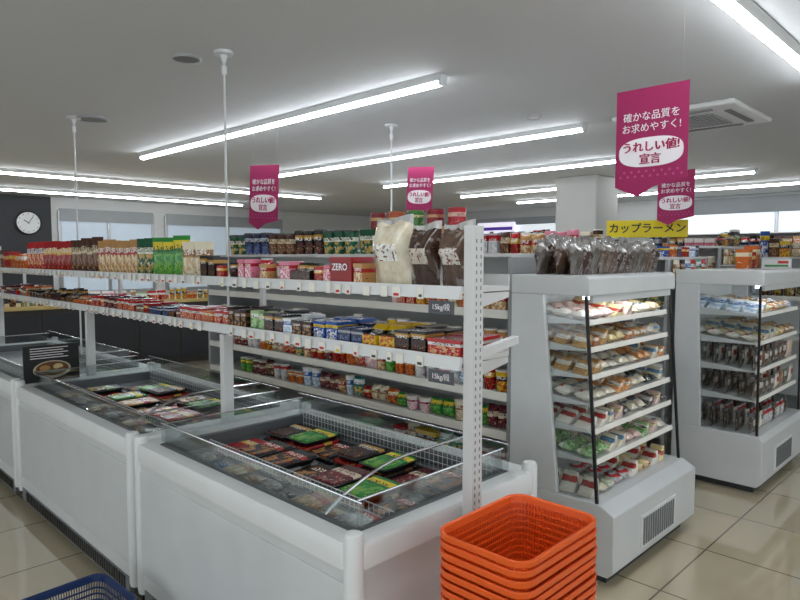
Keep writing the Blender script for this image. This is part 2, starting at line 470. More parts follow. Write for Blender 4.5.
window(5, 'left', -2, 9, .4, 2.45, fill_pane, 7)  # added out of view as fill light, framed like a storefront window
window(6, 'front', -2, 8, .4, 2.45, fill_pane, 7)  # second added fill panel, unseen behind the camera, framed like a window

# clock on the dark wall
ck = thing('wall_clock', 'round white-faced wall clock on the dark wall', 'clock', (3.70, Y1 - .062, 2.24))
ck.rotation_euler = (PI/2, 0, 0); ck.scale = (.88, .88, .88)
MB().lathe([(.25, 0), (.26, .03), (.23, .045), (.225, .02)], 32).build('clock_rim', black, ck, smooth=True)
MB().lathe([(.226, .004), (.226, .022)], 32).build('clock_face', offw, ck)
m = MB()
for k in range(12):
    a = k * PI/6; m.box(-.006 + .19*math.sin(a), .006 + .19*math.sin(a), -.012 + .19*math.cos(a), .012 + .19*math.cos(a), .022, .024)
m.build('hour_marks', black, ck)
MB().box(-.006, .006, -.02, .17, .026, .029).build('hand', black, ck, rot=(0, 0, -.6))
MB().box(-.008, .008, -.02, .11, .03, .033).build('hand', black, ck, rot=(0, 0, 1.0))

# ---------------------------------------------------------------- ceiling lights
def light(x0, x1, y0, y1, label):
    along_y = (y1 - y0) > (x1 - x0)
    t = thing('ceiling_light', label, 'ceiling light', ((x0+x1)/2, (y0+y1)/2, H), 0 if along_y else -PI/2)
    L = (y1 - y0) if along_y else (x1 - x0)
    MB().prism([(-.05, -.001), (-.05, -.012), (-.03, -.042), (.03, -.042), (.05, -.012), (.05, -.001)], 'y', -L/2, L/2).build('housing', white, t)
    MB().prism([(-.024, -.042), (-.026, -.05), (-.022, -.062), (-.01, -.07), (.01, -.07), (.022, -.062), (.026, -.05), (.024, -.042)], 'y', -L/2 + .02, L/2 - .02).build('diffuser', lightm, t)
    for s in (-1, 1): MB().box(-.032, .032, s*L/2 - .01, s*L/2 + .01, -.073, -.001).build('end_cap', white, t, bevel=.004)
def ly(xc, a, b, lab): light(xc - .05, xc + .05, a, b, lab)
def lx(yc, a, b, lab): light(a, b, yc - .05, yc + .05, lab)
ly(3.12, 2.70, 7.1, 'nearest full-length bright tube light above the snack rack and frozen meals')
ly(5.1, 2.8, 7.6, 'second long tube light back, ending left of the air conditioner panel')
ly(7.05, 3.4, 7.3, 'third long tube light back, ending in front of the pillar')
ly(9.2, 2.6, 7.5, 'fourth long tube light back, passing behind the white pillar')
ly(11.0, 1.0, 7.5, 'farthest long tube light near the right hand windows')
lx(1.0, -.5, 4.9, 'bright tube light cut off by the top right corner of the photo')
lx(9.6, .5, 7.6, 'tube light running crosswise at far left, nearer of the two crosswise ones')
lx(12.0, .5, 7.4, 'tube light running crosswise beside the back windows, farther of the two')

# ceiling discs, detectors, air conditioner
def disc(x, y, r, mat, label, name='ceiling_speaker', cat='ceiling speaker'):
    t = thing(name, label, cat, (x, y, H))
    MB().lathe([(r, -.001), (r, -.01), (r*.9, -.02), (r*.85, -.012)], 28).build('trim_ring', lgrey, t, smooth=True)
    MB().lathe([(r*.84, -.004), (r*.84, -.014), (r*.3, -.018)], 28).build('grille', mat, t, smooth=True)
disc(1.82, 3.52, .085, mgrey, 'small grey round ceiling disc beside the nearest white pole')
disc(2.05, 5.6, .13, mgrey, 'larger grey round ceiling disc beside the farther left pole')
disc(4.55, 2.95, .06, offw, 'small white smoke detector between the first two tube lights', 'smoke_detector', 'smoke detector')
disc(6.3, 2.9, .06, offw, 'small white smoke detector left of the air conditioner panel', 'smoke_detector', 'smoke detector')
ac = thing('air_conditioner', 'square white ceiling air conditioner with slotted grille beside the big banner', 'air conditioner', (5.5, 2.05, H))
q = .47
MB().box(-q, q, -q, q, -.04, -.001).build('panel', offw, ac, bevel=.015)
m = MB()
for k in range(14): m.box(-.24, .24, -.24 + k*.035, -.22 + k*.035, -.052, -.042)
m.build('grille', lgrey, ac)
for k in range(4):
    MB().box(-.28, .28, .34, .385, -.05, -.041).build('louver', mgrey, ac, rot=(0, 0, k * PI/2))

# poles
def pole(x, y, zb, label):
    t = thing('service_pole', label, 'pole', (x, y, zb))
    MB().tube([(0, 0, 0), (0, 0, H - zb - .02)], .007, 10).build('tube', white, t, smooth=True)
    MB().lathe([(.011, H - zb - .06), (.016, H - zb - .04), (.02, H - zb - .022), (.055, H - zb - .018), (.055, H - zb - .002)], 20).build('ceiling_flange', white, t, smooth=True)
    MB().box(-.012, .012, -.012, .012, H - zb - .13, H - zb - .08).build('junction_box', offw, t, bevel=.004)
pole(1.92, 3.28, .786, 'thin white service pole rising from the freezers to the ceiling, nearest one')
pole(1.92, 5.65, .786, 'thin white service pole at far left beside the larger ceiling disc')
pole(3.97, 4.02, 1.621, 'thin white service pole rising from the gondola behind the tall canisters')

# ---------------------------------------------------------------- banners
def banner(x, y, ztop, scale, label, rz=0, rx=0):
    t = thing('sale_banner', label, 'banner', (x, y, ztop), rz, None); s = scale
    t.scale = (s, s, s); t.rotation_euler = (rx, 0, rz)
    w, h = .17, .5
    MB().prism([(-w, 0), (w, 0), (w, -h + .05), (.06, -h), (-.02, -h + .045), (-w, -h + .075)], 'x', -.002, .002).build('sheet', magenta, t)
    m = MB()
    for i in range(9):
        for j in range(2):
            yy = -w + .025 + i*.036 + (j % 2)*.018
            if abs(yy) < w - .012:
                m.rings([[(xx, yy + .006*math.cos(2*PI*k/10), -.405 + j*.022 + .006*math.sin(2*PI*k/10)) for k in range(10)] for xx in (-.0026, -.0021)])
    m.build('dot_print', plain('pink_print', '#c04a86', .7), t)
    pts = [(.152*math.copysign(abs(math.cos(2*PI*k/40))**.75, math.cos(2*PI*k/40)), -.295 + .068*math.copysign(abs(math.sin(2*PI*k/40))**.75, math.sin(2*PI*k/40))) for k in range(40)]
    MB().prism(pts, 'x', -.0045, -.0022).build('oval_print', textw, t)
    textmesh('確かな品質を', .045, textw, 'lettering', t, (-.004, 0, -.13), FACE_X)
    textmesh('お求めやすく!', .045, textw, 'lettering', t, (-.004, 0, -.183), FACE_X)
    for dy in (-.0012, .0012):       # heavier print: the same word struck twice, side by side
        textmesh('うれしい値!', .052, mag2, 'lettering', t, (-.006 - .0003*(dy > 0), dy, -.272), FACE_X, .0006)
        textmesh('宣言', .052, mag2, 'lettering', t, (-.006 - .0003*(dy > 0), dy, -.33), FACE_X, .0004)
    zc = (H - ztop) / s
    for yy in (-w + .03, w - .03): MB().tube([(0, yy, 0), (0, yy, (zc - .002)*math.cos(rx) - abs(yy*math.sin(rx)))], .00035, 5).build('cord', wire, t)
    MB().tube([(-.0, -w, -.0), (0, w, 0)], .003, 6).build('top_rod', magenta, t)
    return t
banner(2.97, 1.29, 2.385, 1, 'large magenta sale banner with white oval, nearest, over the sandwich case')
banner(6.1, 2.40, 2.40, 1, 'magenta sale banner partly behind the large one, above the yellow sign')
banner(3.2, 4.82, 2.40, 1.12, 'magenta sale banner hanging right of the nearest service pole', .12, .06)
banner(5.15, 4.76, 2.57, 1.08, 'magenta sale banner hanging in the centre above the tall canisters', .05, .07)

# ---------------------------------------------------------------- freezers
FW = .93; FX = 1.16; FH = .78; FZ = .685
def freezer(y0, y1, label):
    L = y1 - y0; t = thing('chest_freezer', label, 'freezer', (FX, y0, 0))
    b = MB(); b.box(0, .05, 0, L, .17, .74); b.box(FW - .05, FW, 0, L, .17, .74); b.box(.05, FW - .05, 0, .05, .17, .74); b.box(.05, FW - .05, L - .05, L, .17, .74); b.box(0, FW, 0, L, .13, .17)
    b.build('body', white, t)
    MB().box(-.004, 0, .03, L - .03, .20, .66).build('front_panel', plain('glossy_white', '#d3d6d7', .12), t, bevel=.0015)
    l = MB(); a, c = .051, FW - .051
    l.box(a, c, .051, L - .051, .172, FZ); l.box(a, a + .03, .051, L - .051, FZ, .72); l.box(c - .03, c, .051, L - .051, FZ, .72)
    l.box(a, c, .051, .08, FZ, .72); l.box(a, c, L - .08, L - .051, FZ, .72)
    l.build('liner', linerm, t)
    cx, cy = FW/2, L/2
    fn = lambda off, z: [(cx + x, cy + y) for x, y in rr(cx + off, cy + off, max(.004, .05 + off))]
    MB().sweep(fn, [(0, .70), (.012, .705), (.012, .77), (.004, .782), (-.06, .782), (-.07, .775), (-.07, .70)]).build('rim', offw, t, smooth=True)
    fn2 = lambda off, z: [(cx + x, cy + y) for x, y in rr(cx + off, cy + off, .012)]
    MB().sweep(fn2, [(-.071, .722), (-.071, .776), (-.098, .776), (-.098, .722)]).build('inner_trim', trimg, t)
    MB().box(.05, FW - .05, .04, L - .04, 0, .13).build('kick_plate', black, t)
    g = MB(); g.box(-.002, .02, .05, L - .05, .05, .128)
    g.build('vent_frame', mgrey, t)
    g = MB()
    for k in range(int((L - .2)/.03)): g.box(-.006, -.002, .1 + k*.03, .116 + k*.03, .06, .12)
    g.build('vent_slats', black, t)
    for px in (0.015, FW - .015):
        for py in (0.015, L - .015):
            MB().lathe([(.026, .1), (.03, .12), (.03, .80), (.025, .812), (.010, .816)], 18, (px, py, 0)).build('corner_post', offw, t, smooth=True)
    zt = .865
    gi = .09
    MB().box(gi - .003, gi + .003, .06, L - .06, .777, zt).build('glass_panel', guardglass, t)
    MB().box(FW - gi - .003, FW - gi + .003, .06, L - .06, .777, zt + .02).build('glass_panel', guardglass, t)
    for yy in (.088, L - .088): MB().box(gi + .004, FW - gi - .004, yy - .003, yy + .003, .777, zt).build('glass_panel', guardglass, t)
    tr = MB(); tr.tube([(gi, .06, zt), (gi, L - .06, zt)], .0038); tr.tube([(FW - gi, .06, zt + .02), (FW - gi, L - .06, zt + .02)], .0038)
    for yy in (.088, L - .088): tr.tube([(gi, yy, zt), (FW - gi, yy, zt)], .0038)
    tr.build('glass_trim', chrome, t, smooth=True)
    w = MB()                                                  # wire guard along the back
    n = int((L - .24)/.025)
    for k in range(n + 1): w.tube([(FW - .115, .12 + k*.025, FZ), (FW - .115, .12 + k*.025, .82)], .0014, 5)
    for z in (FZ, .715, .745, .775, .80, .82): w.tube([(FW - .115, .12, z), (FW - .115, .12 + n*.025, z)], .0018, 5)
    w.build('wire_guard', wire, t)
    w = MB()
    for k in range(n + 1): w.tube([(.285, .12 + k*.025, FZ), (.285, .12 + k*.025, .765)], .0014, 5)
    for z in (FZ + .003, .725, .765): w.tube([(.285, .12, z), (.285, .12 + n*.025, z)], .0022, 5)
    w.build('wire_divider', wire, t)
    MB().tube([(gi, .24, .78)] + [(gi + (FW - 2*gi)*u, .24, .79 + .10*math.sin(PI*.5*min(1, u*2.0)) ) for u in [i/12 for i in range(1, 13)]], .0055).build('curved_bar', chrome, t, smooth=True)
    return t
F = [(1.33, 2.78), (2.84, 4.59), (4.65, 6.85)]
freezer(*F[0], 'white open chest freezer in front, nearest, full of frozen meal trays')
freezer(*F[1], 'white open chest freezer at left, behind the nearest freezer')
freezer(*F[2], 'white open chest freezer cut off by the left edge of photo')

mealp = ['black and red', 'red and gold', 'black and green', 'dark brown', 'silver and red', 'black and gold', 'red and gold', 'tan and red', 'grey and black', 'maroon and cream', 'green and yellow', 'black and red']
palep = ['grey and black', 'white and blue', 'cream and brown', 'silver and red', 'grey and black', 'tan and red', 'cream and brown']
def fill_freezer(y0, y1, where):
    L = y1 - y0; z = FZ + .0005
    nb = int((L - .22)/.172)
    for c in range(2):
        xx = FX + (.415, .68)[c]; dd = (.235, .24)[c]
        for r_ in range(nb):
            pal = mealp[(r_*5 + c*3 + (r_*c) % 3) % len(mealp)]
            h = random.choice((.036, .04, .044))
            y = y0 + .20 + r_*.172
            lab = '%s meal tray in %s freezer, %s line, %s from near end' % (pal, where, ['front', 'back'][c], ordn(r_))
            place('tray', pal, xx, y, z, .166, dd, h, -PI/2, lab, jit=.006)
            if (r_*2 + c) % 3 != 0:
                pal2 = random.choice([q for q in mealp if q != pal])
                place('tray', pal2, xx, y, z + h + .001, .16, dd - .02, .03, -PI/2,
                      '%s meal tray topping %s pile, %s line, %s freezer' % (pal2, ordn(r_), ['front', 'back'][c], where), jit=.012)
    nb = int((L - .22)/.12)
    for r_ in range(nb):
        pal = palep[r_ % 7]
        place('pouch', pal, FX + .186, y0 + .16 + r_*.12, z, .116, .165, .04, -PI/2,
              '%s frozen pouch along front wall of %s freezer, %s from near end' % (pal, where, ordn(r_)), jit=.03)
        if r_ % 2 == 0 and r_ < nb - 1:
            pal2 = palep[(r_ + 3) % 7]
            place('pouch', pal2, FX + .19, y0 + .2 + r_*.12, z + .041, .12, .16, .03, -PI/2,
                  '%s frozen pouch lying uppermost by front wall, %s freezer, %s along' % (pal2, where, ordn(r_)), jit=.03)
fill_freezer(*F[0], 'nearest')
fill_freezer(*F[1], 'second')
for r_ in range(4):
    place('tray', mealp[r_*2], FX + .42, F[2][0] + .3 + r_*.22, FZ, .2, .2, .06, -PI/2, '%s meal tray in left-edge freezer, %s from near end' % (mealp[r_*2], ordn(r_)))

# black notice board between second and third freezer
nb = thing('notice_board', 'small black notice board with a bowl picture standing between left freezers', 'sign', (1.37, 4.585, .783), 0)
MB().box(-.17, .17, -.006, .006, 0, .24).build('board', black, nb, bevel=.003)
el = lambda a, b, cx=0, n=28: [(cx + a*math.cos(2*PI*k/n), b*math.sin(2*PI*k/n)) for k in range(n)]
for (a, b, cx, cz, yy, hx, nm) in ((.115, .058, 0, .078, -.008, '#c9bda6', 'bowl_print'), (.10, .046, 0, .084, -.010, '#6b4526', 'soup_print'), (.032, .018, -.045, .09, -.012, '#b98a50', 'noodle_print'), (.03, .018, .035, .095, -.0122, '#d8c48a', 'egg_print'), (.025, .012, .0, .068, -.0124, '#5c6a34', 'leaf_print'), (.028, .012, .055, .074, -.0126, '#8a4a2a', 'meat_print')):
    MB().prism([(x, cz + z) for x, z in el(a, b, cx)], 'y', yy, -.006).build('bowl_picture', plain(nm, hx, .6), nb)
m = MB()
for k in range(5): m.box(-.13, .10 - .03*(k % 2), -.009, -.006, .155 + k*.016, .160 + k*.016)
m.build('printed_lines', textw, nb)

# ---------------------------------------------------------------- display rack over the freezers
rk = thing('display_rack', 'long white two-tier slotted-post snack rack standing over the freezers', 'display rack', (0, 0, 0))
YS = [1.275, 2.81, 4.62, 6.885]
for i, y in enumerate(YS):
    zt = 1.70 if i in (0, 3) else 1.222
    m = MB().box(1.605, 1.655, y - .02, y + .02, 0, zt)
    if i == 0:
        for k in range(62):
            for xa in (1.616, 1.639): m.box(xa, xa + .005, y - .0206, y - .0195, .12 + k*.025, .132 + k*.025)
    p = m.build('post', white2, rk)
    if i == 0:
        p.data.materials.append(mgrey)
        for f in p.data.polygons:
            if f.index >= 6: f.material_index = 1
for y in YS[1:]: MB().box(1.835, 1.855, y - .015, y + .015, 1.2, 1.5).build('rear_upright', white2, rk)
TOPZ, MIDZ = 1.50, 1.27
for zi, z in enumerate((TOPZ, MIDZ)):
    for i in range(3):
        a, b = YS[i] + .022, YS[i+1] - .022
        if i: a = YS[i] + .001
        if i < 2: b = YS[i+1] - .001
        m = MB(); m.box(1.60, 1.86, a, b, z - .016, z); m.box(1.855, 1.86, a, b, z, z + .04)
        s = m.build('shelf', white2, rk)
        MB().prism([(1.582, z - .036), (1.6, z - .036), (1.6, z + .006), (1.595, z + .006)], 'y', a, b).build('price_rail', offw, s)
        y = a + .15
        while y < b - .07:
            w = random.choice((.026, .032, .038)); hh = random.uniform(.032, .042)
            MB().box(1.576, 1.579, y, y + w, z - .040, z - .040 + hh).build('price_tag', paper, s)
            if random.random() < .75:
                MB().box(1.5745, 1.576, y + .005, y + w - .008, z - .034, z - .025).build('price_tag', random.choice((tagred, tagred, dgrey, dgrey, tagyel)), s)
            y += random.uniform(.055, .12)
        if i == 0:
            MB().box(1.5765, 1.5795, a + .015, a + .125, z - .085, z - .042).build('shelf_card', cardm, s)
            textmesh('15kg/段', .025, textw, 'lettering', s, (1.5755, a + .07, z - .064), FACE_X)
for z in (TOPZ, MIDZ): MB().prism([(1.62, z - .02), (1.86, z - .02), (1.86, z - .04), (1.66, z - .075), (1.62, z - .075)], 'y', 1.2985, 1.302).build('bracket', white2, rk)
MB().prism([(1.66, MIDZ - .0), (1.87, MIDZ + .03), (1.87, MIDZ + .055), (1.66, MIDZ + .03)], 'y', 1.262, 1.288).build('bracket', white2, rk)

RA = 'top rack shelf'; RM = 'middle rack shelf'; AN = 'slotted post'
topspec = [('softbag', 'clear brown', .15, .14, .22, 1), ('softbag', 'dark chocolate', .14, .14, .23, 1), ('softbag', 'popcorn white', .19, .15, .25, 1),
 ('carton', 'tan and red', .05, .1, .08, 1), ('carton', 'red and white', .135, .12, .105, 1)] + rand_spec(['carton', 'display_carton', 'carton', 'bag', 'can'], ['red and gold', 'green and white', 'tan and red', 'black and gold', 'pink and red', 'silver and red', 'dark brown'], .9, w=(.05, .09), d=.08, h=(.06, .11), n=(1, 2)) + [
 ('bag', 'cream and brown', .12, .05, .19, 2), ('bag', 'green and yellow', .12, .05, .22, 3), ('bag2', 'green and white', .11, .05, .22, 2),
 ('bag', 'tan and red', .1, .05, .21, 6), ('bag2', 'brown and cream', .1, .05, .23, 5), ('bag', 'red and gold', .1, .05, .22, 6), ('bag', 'red and white', .1, .05, .22, 4)] + rand_spec(['bag', 'display_carton', 'carton'], ['red and gold', 'orange and cream', 'maroon and cream', 'brown and cream'], 2.0, w=(.08, .11), d=.08, h=(.11, .17), n=(2, 4))
row(topspec, 'Y', 1.31, 6.85, 1.612, TOPZ, RA, AN, turn=.5, jit=.08, hv=(.94, 1.03))
midspec = [('carton', 'red and white', .15, .11, .055, 1), ('carton', 'black and gold', .075, .1, .07, 2), ('display_carton', 'yellow and black', .08, .1, .075, 2), ('carton', 'navy and silver', .07, .09, .06, 2),
 ('carton', 'blue and yellow', .08, .1, .075, 2), ('carton', 'dark brown', .07, .09, .065, 2), ('carton', 'white and blue', .06, .09, .07, 1), ('carton', 'black and gold', .07, .1, .08, 2), ('can', 'lime and white', .065, .065, .09, 2)] + \
 rand_spec(['carton', 'display_carton', 'carton', 'carton', 'can'], ['navy and silver', 'red and gold', 'brown and cream', 'white and blue', 'red and white', 'orange and cream', 'navy and silver', 'maroon and cream', 'black and gold', 'dark brown', 'tan and red', 'black and red'], 4.8, w=(.05, .09), d=.09, h=(.045, .09), n=(1, 3))
row(midspec, 'Y', 1.32, 6.85, 1.612, MIDZ, RM, AN, rows=2, jit=.08, hv=(.88, 1.06))
zb = [o for o in COL.objects if o.get('label', '').startswith('red and white box on top rack shelf, fifth')][0]
zb.rotation_euler = (0, 0, -PI/2)
tz = textmesh('ZERO', .036, textw, 'lettering', None, (0, 0, 0), (0, 0, 0), .001)
tz.parent = zb; tz.rotation_euler = (PI/2, 0, 0); tz.location = (0, -.52, .6); tz.scale = (1/zb.scale[0], 1/zb.scale[2], 1)
zb.data = shape('carton', plain('scarlet_card', '#96141a', .35)); zb['label'] = 'dark red box lettered ZERO on the top rack shelf'; del zb['group']

# ---------------------------------------------------------------- gondolas behind
def gondola(x0, x1, y0, y1, h, zs, label, faces=('L',), ends=()):
    t = thing('gondola', label, 'shelf unit', ((x0+x1)/2, y0, 0)); hw = (x1 - x0)/2; L = y1 - y0
    MB().box(-hw + .03, hw - .03, .02, L - .02, 0, .14).build('base', mgrey, t)
    MB().box(-.02, .02, 0, L, .14, h - .021).build('back_panel', offw, t)
    for yy in (0, L): MB().box(-hw, hw, yy - .012, yy + .012, 0, h - .021).build('end_panel', lgrey, t, bevel=.003)
    for z in zs:
        for f in faces:
            s = -1 if f == 'L' else 1
            a, b = sorted((s*.021, s*(hw - .01)))
            sh = MB().box(a, b, .013, L - .013, z - .02, z).build('shelf', white2, t)
            a, b = sorted((s*(hw - .009), s*hw))
            MB().box(a, b, .013, L - .013, z - .04, z + .008).build('price_rail', paper, sh)
    for z in ends: MB().box(-hw, hw, -.062, -.012, z - .008, z).build('end_shelf', white2, t)
    MB().box(-hw, hw, -.012, L + .012, h - .02, h).build('top_board', white2, t, bevel=.003)
    return t
def end_packs(x0, x1, y, zs, where, h=.14, w=.10):
    """bags standing against the end panel of a gondola on shallow shelves, facing -Y"""
    n = int((x1 - x0)/(w + .01))
    for zi, z in enumerate(zs):
        for k in range(n):
            p = random.choice(ALLP)
            place(random.choice(('bag', 'bag2')), p, x0 + w/2 + k*(w + .01), y - .012 - .022, z, w, .04, h, 0,
                  '%s bag against %s end, %s row, %s from left' % (p, where, ['lower', 'upper', 'top'][zi], ordn(k)), jit=.02)
ALLP = list(PAL)
gondola(2.9, 4.05, 2.02, 5.3, 1.62, (.16, .40, .62, .84, 1.06, 1.3), 'long white shelf unit of chilled foods directly behind the freezers')
gp = ['red and gold', 'white and pink', 'orange and cream', 'cream and brown', 'yellow and black', 'white and blue', 'green and yellow', 'tan and red', 'brown and cream', 'teal and white', 'silver and red', 'red and white', 'maroon and cream']
lidw = plain('lid_white', '#e8e4da', .4)
for z, nm, kinds, e in ((.40, 'second chilled gondola shelf', ['carton', 'bag', 'loaf'], 3.0), (.62, 'third chilled gondola shelf', ['loaf', 'bag', 'cup'], 4.9), (.84, 'fourth chilled gondola shelf', ['cup', 'bag', 'cup'], 5.2), (1.06, 'fifth chilled gondola shelf', ['can', 'cup', 'cup'], 5.2), (1.3, 'highest chilled gondola shelf', ['can', 'carton', 'cup'], 3.0)):
    row(rand_spec(kinds, gp, 3.6, h=(.09, .15), w=(.07, .11), d=.09, n=(1, 2)), 'Y', 2.06, e, 2.925, z, nm, 'sandwich case', lid=lidw, jit=.08, gap=.001)
TB = 1.62
row([('cup', 'green and white', .12, .12, .18, 3), ('cup', 'black and gold', .12, .12, .19, 3), ('cup', 'brown and cream', .12, .12, .18, 3), ('cup', 'navy and silver', .12, .12, .19, 3), ('cup', 'green and white', .12, .12, .18, 4)],
    'Y', 3.52, 5.25, 3.06, TB, 'chilled gondola top', 'canisters', lid=plain('lid_dark', '#2b2a28', .4))
CB = ['cream and brown', 'tan and red', 'cream and brown', 'green and white', 'orange and cream', 'green and white']
for k in range(6):
    place('carton', CB[k], 3.15, 2.54 + k*.165, TB, .155, .15, .175, -PI/2, '%s carton on gondola top, %s from the sandwich case' % (CB[k], ordn(k)))
for k, (p, hx, h2) in enumerate((('red', '#b01c28', '#e0b0a0'), ('crimson', '#8e1528', '#d8a070'), ('green', '#4a8440', '#d8dca0'), ('orange', '#b8552a', '#e8cfa0'), ('dark red', '#801a22', '#c9a060'))):
    mt = packmat('can_' + p, hx, h2, hx, 40 + k)
    o = bpy.data.objects.new('canister', shape('can', mt)); COL.objects.link(o); o.location = (3.15, 2.60 + k*.18, TB + .1755); o.scale = (.115, .115, .115)
    c = bpy.data.objects.new('lid', shape('can_lid', plain('lid_' + p.replace(' ', '_'), hx, .3))); COL.objects.link(c); c.parent = o
    tag(o, '%s canister standing on cartons atop the gondola, %s from the sandwich case' % (p, ordn(k)), 'can')

gondola(4.7, 5.5, 1.9, 6.2, 1.6, (.4, .8, 1.2), 'white shelf unit behind the bread case, second row back', ends=(1.44,))
end_packs(4.74, 5.5, 1.9, (1.44,), 'second unit')
row(rand_spec(['carton', 'can'], ALLP, .6, w=(.07, .1), d=.1, h=(.08, .12), n=(1, 2)) + rand_spec(['bag', 'carton', 'bag2'], ALLP, 4.2, w=(.08, .12), d=.1, h=(.14, .24), n=(1, 3)), 'Y', 1.94, 5.2, 4.75, 1.6, 'second unit back top', 'bread case', gap=.004)
row(rand_spec(['can', 'carton'], ALLP, .8, w=(.06, .09), d=.08, h=(.07, .11), n=(1, 2)), 'X', 4.9, 5.48, 1.93, 1.6, 'second unit top end', 'left', gap=.004)
row(rand_spec(['bag', 'carton'], ALLP, 2, w=(.1, .14), d=.12, h=(.16, .26)), 'Y', 1.94, 3.3, 4.73, 1.2, 'second unit upper shelf', 'bread case', gap=.006)
gondola(6.1, 6.9, 2.0, 7.0, 1.7, (.6, 1.0, 1.4), 'white shelf unit carrying the yellow sign, third row back', ends=(1.36, 1.53))
row(rand_spec(['cup', 'carton', 'cup'], ALLP, 2.6, w=(.09, .13), d=.11, h=(.12, .2), n=(1, 3)), 'Y', 3.2, 5.6, 6.2, 1.7, 'third unit back top', 'yellow sign', gap=.004, lid=lidw)
row(rand_spec(['cup', 'carton'], ALLP, 2.2, w=(.09, .12), d=.11, h=(.16, .22), n=(1, 3)), 'Y', 2.05, 3.6, 6.13, 1.4, 'third unit upper shelf', 'right end', gap=.004, lid=lidw)
end_packs(6.12, 6.9, 2.0, (1.36, 1.53), 'third unit')
row(rand_spec(['bag', 'carton', 'can'], ALLP, 1.0, w=(.08, .11), d=.08, h=(.1, .2), n=(1, 2)), 'X', 6.36, 6.88, 2.05, 1.7, 'third unit top end', 'yellow sign', gap=.004, lid=lidw)
gondola(7.3, 8.1, .9, 3.9, 1.6, (.8, 1.2), 'white shelf unit right of the pillar, fourth row back')
row(rand_spec(['bag', 'carton', 'bag2', 'cup'], ALLP, 3.2, w=(.07, .11), d=.1, h=(.15, .28), n=(1, 3)), 'Y', 1.0, 3.85, 7.34, 1.6, 'fourth unit back top', 'right end', gap=.004)
row(rand_spec(['bag', 'carton', 'bag2'], ALLP, 3.2, w=(.08, .12), d=.11, h=(.2, .3), n=(1, 3)), 'Y', 1.0, 3.0, 7.33, 1.2, 'fourth unit upper shelf', 'right end', gap=.004)
gondola(12.1, 12.85, 1.2, 11, 2.02, (1.2, 1.5, 1.76), 'tall white shelf unit below the right hand windows, farthest')
for z, nm in ((1.5, 'farthest unit middle shelf'), (1.76, 'farthest unit upper shelf')):
    row(rand_spec(['bag', 'carton', 'bag2'], ALLP, 5, w=(.1, .14), d=.15, h=(.15, .21), n=(1, 3)), 'Y', 2.1, 5.2, 12.13, z, nm, 'right end', gap=.005)
row(rand_spec(['bag', 'carton', 'bag2'], ALLP, 4, w=(.1, .14), d=.15, h=(.12, .2), n=(1, 3)), 'Y', 6.4, 10.5, 12.2, 2.02, 'farthest unit top', 'pillar', gap=.005)

# lit sign on the far wall left of the pillar
ls = thing('lit_sign', 'small lit purple and white sign on the far wall left of the pillar', 'sign', (X1 - .1, 9.4, 2.30))
MB().box(-.04, .04, -.55, .55, -.14, .14).build('light_box', plain('sign_lit', '#e6e0f0', .5, emit=.9), ls, bevel=.01)
MB().box(-.046, -.041, -.5, .5, -.05, .03).build('purple_band', plain('sign_purple', '#5a3aa0', .5, emit=.4), ls)

# yellow cup noodle sign
ys = thing('shelf_sign', 'yellow sign with black cup noodle lettering above the third shelf unit', 'sign', (6.13, 2.68, 1.701), .5)
MB().box(-.006, .006, -.37, .37, .09, .255).build('board', plain('sign_yellow', '#e8d21a', .5), ys, bevel=.003)
for yy in (-.2, .2): MB().box(-.005, .03, yy - .01, yy + .01, 0, .12).build('leg', mgrey, ys)
textmesh('カップラーメン', .101, black, 'lettering', ys, (-.009, 0, .173), FACE_X, .0018)

